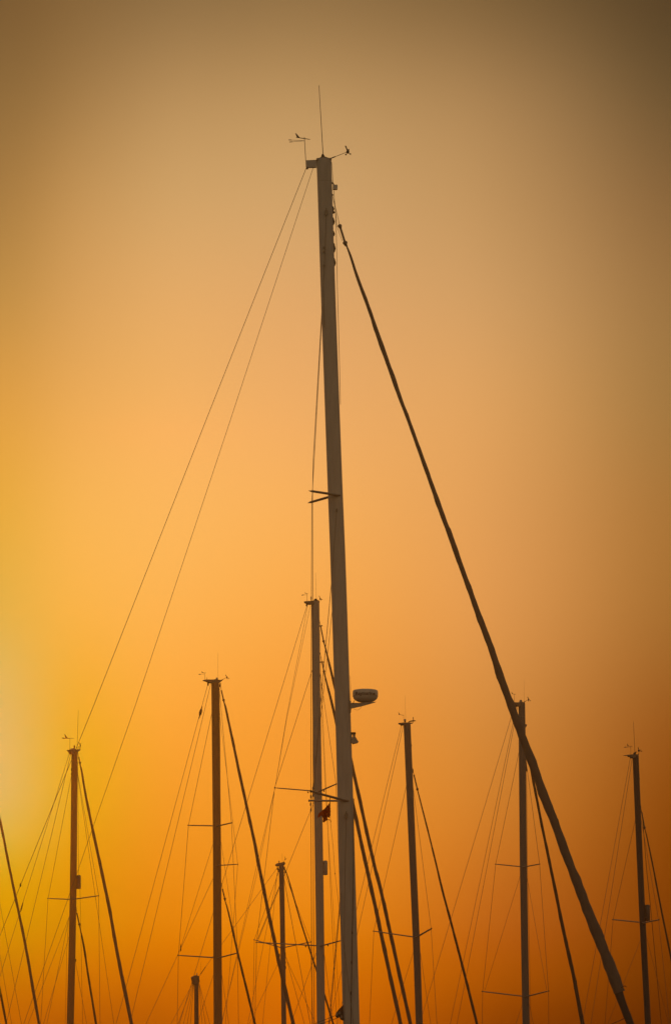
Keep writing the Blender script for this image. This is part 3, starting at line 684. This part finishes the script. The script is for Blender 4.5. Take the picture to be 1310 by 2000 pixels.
D.stay('shroud', (136, 1827), (85.5, 2000), 2640, .06, .8, .7); D.stay('shroud', (148, 1879), (170, 2000), 2640, -.06, -1.2, .7)
D.wire('halyard', [(134, 1800), (131, 1860), (128, 2000), (120, 2400)], .65, M_ROPE)
D.drum(149, 158.4, 1709, 1736, m_=M_MASTD)
for y in (1503, 1512, 1774): 
    D.block(140.2, y, 2, 5, 0, 'shroud_tang', M_DARK); D.block(151.4 - (y > 1700) * 2.4, y, 2, 5, 0, 'shroud_tang', M_DARK)
D.block(148.4, 1876, 2.4, 5, 0, 'halyard_exit')
D.furled((152.8, 1470), (154.6, 1480), (156.6, 1490), [(157, 1494, 2.0), (160.4, 1508, 3.6), (171, 1570, 4.6), (198.6, 1700, 6.0), (215, 1780, 6.2), (233, 1880, 6.6), (257.4, 2000, 7.2)], m_=M_SAIL, seed=31)
D.furled((149, 1770), (151, 1785), (155.6, 1806), [(156.4, 1810, 1.6), (163.6, 1845, 3.8), (172, 1900, 3.8), (188, 2000, 4.2)], m_=M_SAILD, seed=32, end=2600)
auto_hull(D, 4.1, 5.0, 3.2)

# --- boat whose mast is out of frame on the sunny side; only its rolled headsails reach in
J = Boat('pair of rolled headsails slanting down beside the glowing sky, their mast out of view', -75, 144, H)
J.mast([(-69, 1380, 13), (-70, 1640, 13.6), (-73, 2000, 14)], M_MAST, 2655)
J.plate('masthead_crane', [(-86, 1376), (-62, 1375), (-58, 1377), (-62, 1381), (-76, 1381), (-86, 1378)], .1, M_FIT, J.mo)
J.antenna((-68, 1377), (-68.4, 1320), .7)
J.spreader((-70, 1625), (-122, 1622), .9, 2.4); J.spreader((-70, 1625), (-32, 1617), -.9, 2.4)
J.spreader((-72, 1880), (-140, 1876), 1.1, 2.4); J.spreader((-72, 1880), (-20, 1872), -1.1, 2.4)
J.shroud([(-74, 1420), (-121, 1622), (-139, 1876), (-142, 2000)], sgn=1); J.shroud([(-64, 1420), (-32, 1617), (-20, 1872), (-14, 2000)], sgn=-1)
J.stay('backstay', (-84, 1380), (-220, 1880), 2640)
J.stay('halyard', (-62, 1415), (42.7, 2000), 2560, -.05, -.7, .75); J.stay('halyard', (-62, 1500), (23.5, 2000), 2560, -.05, -1.0, .7)
J.furled((-62, 1381), (-56, 1395), (-48, 1412), [(-45, 1420, 2.4), (-36, 1455, 4.2), (0, 1600, 4.6), (20, 1700, 4.8), (49, 1840, 5.2), (77, 2000, 5.8)], m_=M_SAIL, seed=41)
J.furled((-65, 1640), (-62, 1652), (-57, 1668), [(-55, 1674, 2.0), (-48, 1700, 3.2), (0, 1932, 4.2), (13, 2000, 4.4)], m_=M_SAILD, seed=42, end=2600)
auto_hull(J, 4.2, 5.2, 3.2)

# --- to the right of the big mast
G = Boat('mast with a single pair of spreaders between the radar mast and its rolled headsail', 842, 126, H)
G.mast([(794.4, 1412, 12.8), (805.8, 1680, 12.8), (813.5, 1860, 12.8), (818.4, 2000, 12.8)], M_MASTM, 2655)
G.plate('masthead_crane', [(783, 1411.4), (790, 1411), (800, 1411), (805.4, 1411.6), (805, 1413.6), (801.4, 1414), (788, 1417), (786, 1414.4), (783.4, 1414.6)], .1, M_FIT, G.mo)
G.lamp(790.5, 1407.4, 4, 6.5); G.antenna((792, 1411), (790.5, 1358), .4)
G.windex((787.8, 1412), (787.8, 1396), (778, 1395.6), (789, 1397), None, .6)
G.anemometer((797, 1410.6), (807, 1407.6), (806.4, 1401), [(810.6, 1407.8), (805.6, 1411.6)], .8, .8)
G.plate('wind_sensor_body', [(799, 1408.8), (804, 1407), (810.6, 1406.8), (810.6, 1408.4), (804, 1409.6)], .04, M_DARK, G.mo)
G.stay('backstay', (783.8, 1416), (697, 1773), 2640, wpx=.75); G.stay('topping_lift', (787, 1417.7), (698, 1822), 2480, wpx=.75)
G.spreader((811, 1830.6), (729.2, 1818.6), .9, 2.5); G.spreader((812, 1831), (842, 1813.6), -.95, 2.9)
G.shroud([(793.6, 1533), (729.8, 1818), (721.3, 2000)], sgn=1, wpx=.75); G.shroud([(806, 1535), (841.4, 1813.4), (852.8, 2000)], sgn=-1, wpx=.75)
G.stay('shroud', (807, 1859), (764, 2000), 2640, .06, 1.4, .7); G.stay('shroud', (820.6, 1862), (840.5, 2000), 2640, -.06, -1.4, .7)
G.furled((805.7, 1505), (808.2, 1514.7), (814.7, 1542), [(815.4, 1545, 1.4), (818, 1555, 2.4), (834, 1618, 2.8), (849.4, 1680, 3.2), (865, 1745, 4.0), (893, 1850, 4.6), (931, 2000, 5.2)], m_=M_SAILD, seed=51)
G.block(805.8, 1506, 2.6, 8, 0, 'stay_toggle'); G.block(803, 1456, 1.8, 4, 0, 'halyard_exit')
auto_hull(G, 4.0, 4.8, 3.2)

Hh = Boat('mast half hidden where the wavy rolled headsail crosses it, with two spreader pairs', 1040, 122, H)
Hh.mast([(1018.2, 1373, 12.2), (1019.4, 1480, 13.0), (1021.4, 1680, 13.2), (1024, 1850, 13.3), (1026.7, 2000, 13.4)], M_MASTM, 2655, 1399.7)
Hh.plate('masthead_crane', [(1003, 1371.6), (1016, 1371.6), (1024, 1371.2), (1024, 1374), (1014, 1380), (1011.6, 1380), (1004, 1374.4)], .09, M_FIT, Hh.mo)
Hh.plate('mast_cap_light', [(1015.4, 1372), (1016.8, 1368), (1017.6, 1366.6), (1018.6, 1368), (1019.8, 1372)], .05, M_SPAR, Hh.mo)
Hh.antenna((1023, 1372), (1023, 1328), .35)
Hh.windex((1003.6, 1372), (1003.6, 1356), (998.4, 1355), (1007.4, 1356.2), None, .6)
Hh.anemometer((1022, 1371.6), (1031.6, 1366), (1029.8, 1361.4), [(1034.6, 1368.4), (1031, 1369)], .8, .75)
Hh.add('steaming_light', lathe(Hh.pt(1025.6, 1421), Vector((0, 0, 1)), [(0, Hh.m(.6)), (Hh.m(3), Hh.m(2.2)), (Hh.m(5.4), Hh.m(2.8)), (Hh.m(6.4), Hh.m(2.0))], 12), M_SPAR, Hh.mo)
Hh.block(1004.4, 1377, 2.6, 5, 0, 'stay_toggle')
Hh.stay('backstay', (1004.5, 1378), (824, 1983), 2640, wpx=.75); Hh.stay('topping_lift', (1008, 1380), (878.6, 2000), 2480, wpx=.75); Hh.stay('halyard', (1010, 1381), (892, 2000), 2480, wpx=.75)
Hh.spreader((1020, 1693), (967, 1687.8), .85, 2.2); Hh.spreader((1021, 1693.6), (1053.2, 1687.6), -.85, 2.3)
Hh.spreader((1025, 1946.4), (941, 1936.4), 1.0, 2.5); Hh.spreader((1026, 1946.8), (1070.8, 1935.4), -1.0, 2.5)
Hh.shroud([(1012.4, 1470), (967.4, 1687.6), (942, 1936), (941, 2000)], sgn=1); Hh.shroud([(1026, 1480), (1053, 1687.4), (1070.2, 1935.2), (1070.8, 2000)], sgn=-1)
Hh.wire('shroud', [(1015.6, 1709, .06), (946.4, 1933.5, .95)], .7); Hh.wire('shroud', [(1028, 1711, -.06), (1066.8, 1933, -.95)], .7)
Hh.stay('shroud', (1020, 1960), (1007, 2000), 2640, .06, 1.3, .7); Hh.stay('shroud', (1032, 1957), (1040.8, 2000), 2640, -.06, -1.3, .7)
Hh.wire('halyard', [(1027.6, 1507), (1029.4, 1690), (1033, 1850), (1036, 2000), (1042, 2400)], .65, M_ROPE)
Hh.plate('furler_guide', [(1024.6, 1480), (1026.4, 1481), (1029, 1503), (1029.6, 1506.6), (1027.4, 1506.4), (1025.4, 1498)], .05, M_DARK, Hh.mo)
Hh.furled((1025, 1450), (1029, 1468), (1033, 1488), [(1034, 1494, 2.4), (1040, 1522, 4.6), (1055, 1600, 5.0), (1071.6, 1680, 5.6), (1098, 1810, 6.6), (1120, 1910, 7.2), (1137, 2000, 7.6)], m_=M_SAILD, seed=61)
auto_hull(Hh, 4.0, 4.8, 3.2)

I = Boat('darkest slim mast beyond the lower end of the wavy rolled headsail', 1288, 118, H)
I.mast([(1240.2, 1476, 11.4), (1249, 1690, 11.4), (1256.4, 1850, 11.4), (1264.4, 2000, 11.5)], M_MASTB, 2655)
I.plate('masthead_crane', [(1221.6, 1475), (1230, 1473.6), (1236, 1473), (1246, 1473.4), (1246, 1476), (1236, 1481), (1233.6, 1478), (1230.8, 1478), (1229.6, 1476), (1222, 1475.8)], .09, M_FIT, I.mo)
I.plate('antenna_bracket', [(1237.4, 1474), (1239, 1469.6), (1243, 1467.8), (1241, 1471), (1241, 1474)], .04, M_DARK, I.mo)
I.antenna((1239, 1471), (1236, 1409.5), .9)
I.windex((1230.8, 1474), (1230.8, 1458.4), (1224, 1457.2), (1234.6, 1457.8), [(1230.8, 1459.4), ((1218.6, 1459.4), .2), ((1220, 1459), -.2)], .65)
I.anemometer((1246, 1474.5), (1246.4, 1466), (1245.4, 1460), [(1251.6, 1467.2), (1249, 1465)], .9, .9)
I.stay('backstay', (1230, 1480), (1139, 1984.6), 2640, wpx=.75); I.stay('topping_lift', (1233.5, 1481.5), (1153, 2000), 2480, wpx=.75)
I.spreader((1253, 1801.8), (1195.8, 1796), .8, 2.6); I.spreader((1255, 1802.4), (1286, 1796.4), -.85, 2.6)
I.shroud([(1240, 1600), (1196.4, 1795.6), (1180.4, 2000)], sgn=1, wpx=.75); I.shroud([(1251, 1600), (1285, 1796.2), (1306.7, 2000)], sgn=-1, wpx=.75)
I.stay('shroud', (1252, 1830), (1187, 1998), 2640, .06, 1.3, .65); I.stay('shroud', (1262, 1832), (1305, 2000), 2640, -.06, -1.3, .65)
I.wire('halyard', [(1250.4, 1578), (1254, 1600), (1261, 1690), (1269, 1767.5), (1290.5, 2000), (1330, 2400)], 1.2, M_ROPE)
I.drum(1258.2, 1268.6, 1767, 1798.5, m_=M_MASTD)
I.furled((1249.6, 1576), (1252.6, 1588), (1257.8, 1617), [(1258.6, 1620, 1.4), (1263, 1638, 2.2), (1273.6, 1690, 2.8), (1291, 1780, 3.2), (1310, 1874, 3.6), (1336, 2000, 4)], m_=M_SAILD, seed=71)
for x, y, h_ in ((1246.8, 1514, 8), (1247.6, 1521, 3), (1250, 1577, 8), (1250.6, 1585, 3)): I.block(x, y, 2.2, h_, 0, 'halyard_exit')
auto_hull(I, 3.8, 4.4, 3.1)

# --- small ketch further out: main mast and mizzen joined by a triatic stay
E = Boat('small two-masted ketch, its short mizzen joined to the main mast by a stay', 562, 165, H)
E.mast([(549.4, 1686, 9.0), (551.6, 1800, 9.0), (554.4, 2000, 8.8)], M_MASTM, 2655)
E.plate('masthead_crane', [(541.6, 1688.4), (544.6, 1686), (548, 1685), (556, 1683.6), (557.4, 1687), (555, 1690), (544.6, 1692), (541.8, 1690.6)], .1, M_FIT, E.mo)
E.lamp(545, 1683.4, 2, 5); E.antenna((551.6, 1686), (551.1, 1667), .5)
E.anemometer((553, 1685), (557.2, 1678), (556.4, 1673.4), [(559, 1677), (556, 1679.4)], .7, .5)
for x, y in ((542, 1696), (543.6, 1700), (555.6, 1696), (557, 1702)): E.block(x, y, 2.2, 7, 0, 'block')
E.spreader((549.5, 1851), (496.2, 1835.4), .9, 1.9); E.spreader((553, 1851), (607, 1839.6), -.9, 1.9)
E.shroud([(545.4, 1700), (496.8, 1835.2), (494, 2000)], sgn=1, wpx=.7); E.shroud([(553.4, 1700), (606.4, 1839.4), (611, 2000)], sgn=-1, wpx=.7)
E.wire('shroud', [(546, 1730, .1), (503.4, 1834, .8)], 1.0); 
E.stay('halyard', (553.8, 1711), (606, 2000), 2560, -.1, -1.2, 1.0)
E.stay('backstay', (543, 1702), (487, 1985), 2600, wpx=.65); E.stay('topping_lift', (541.5, 1704), (513, 2000), 2480, wpx=.65)
E.stay('shroud', (547, 1873), (494, 1985), 2620, .06, 1.2, .65); E.stay('shroud', (556.6, 1862), (594.5, 2000), 2620, -.06, -1.2, .8); E.stay('shroud', (556.8, 1868), (617, 2000), 2620, -.06, -1.3, .7)
for x, y in ((546, 1866), (557.2, 1863), (557.4, 1880), (557.8, 1890)): E.block(x, y, 1.8, 6, 0, 'shroud_tang')
E.furled((555.6, 1694), (557.6, 1700), (559, 1704), [(559.6, 1706, 1.2), (563, 1716, 2.4), (587.6, 1801, 2.8), (618.5, 1897, 3.2), (634.6, 1947, 3.4), (650.6, 2000, 3.6)], m_=M_SAILD, seed=81, extra=.6)
E.mo_main = E.mo
# mizzen 3.8 m aft on the same hull
def mizzen():
    rows = [(383.8, 1910, 8.2), (383.9, 1960, 8.4), (384.1, 2000, 8.5)]
    n = 16; V = []; Fc = []
    rows.append((386, 2640, 8.8))
    for px, py, w in rows:
        c_ = E.pt(px, py)
        for k_ in range(n):
            th = 2 * math.pi * k_ / n; V.append(c_ + E.u * (math.cos(th) * E.m(w) / 2 * 1.2) + E.v * (math.sin(th) * E.m(w) / 2 * .8))
    for i in range(len(rows) - 1):
        for k_ in range(n): Fc.append((i * n + k_, i * n + (k_ + 1) % n, (i + 1) * n + (k_ + 1) % n, (i + 1) * n + k_))
    Fc.append(tuple(range(n - 1, -1, -1))); Fc.append(tuple((len(rows) - 1) * n + k_ for k_ in range(n)))
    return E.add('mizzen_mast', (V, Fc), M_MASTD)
E.mo = mizzen()
E.plate('masthead_crane', [(377.2, 1909), (380, 1906.6), (384, 1904.6), (389.4, 1906.4), (389.6, 1912), (388, 1922), (379.6, 1922), (378.4, 1914)], .1, M_FIT, E.mo)
E.lamp(384.8, 1903, 1.8, 5); E.antenna((391.6, 1905), (393, 1880), .4)
for x, y in ((377, 1914), (378.4, 1919), (389, 1916)): E.block(x, y, 2.2, 6, 0, 'block')
E.wire('triatic_stay', [(541.5, 1695), (432.7, 1845), (402, 1888), (389, 1907)], .75); E.wire('stay_insulator', [(401.5, 1888.4), (392.5, 1902)], 1.5, M_DARK)
for xb, dd in ((334, .0), (348, .3), (358.5, .6), (366, .8), (372, 1.0)): E.stay('shroud', (379.6, 1916), (xb, 2000), 2600, .05, dd + .3, .7)
for xb, dd in ((395, -.5), (401.6, -.8), (410, -1.1)): E.stay('shroud', (388.4, 1918), (xb, 2000), 2600, -.05, dd, .7)
E.mo = E.mo_main
E.ends = [E.M + E.u * 6.0, E.M - E.u * 6.0]
auto_hull(E, 3.9, 2.8, 3.0, 1.2)

# ------------------------------------------------------------------ evening haze
def haze():
    m = bpy.data.materials.new('haze_air'); m.use_nodes = True; t = m.node_tree; t.nodes.clear()
    o = t.nodes.new('ShaderNodeOutputMaterial'); v = t.nodes.new('ShaderNodeVolumePrincipled')
    v.inputs['Color'].default_value = (1.0, 0.80, 0.35, 1); v.inputs['Density'].default_value = HAZE; v.inputs['Anisotropy'].default_value = HAZE_G
    t.links.new(v.outputs[0], o.inputs['Volume'])
    V, Fc = boxm((0, 0, 12), Vector((1560, 0, 0)), Vector((0, 1560, 0)), Vector((0, 0, 14)))
    b = link('haze', V, Fc, m, None, False); b['kind'] = 'stuff'; b['label'] = 'warm dusty evening haze'
HAZE = 0.0008; HAZE_G = 0.97
haze()
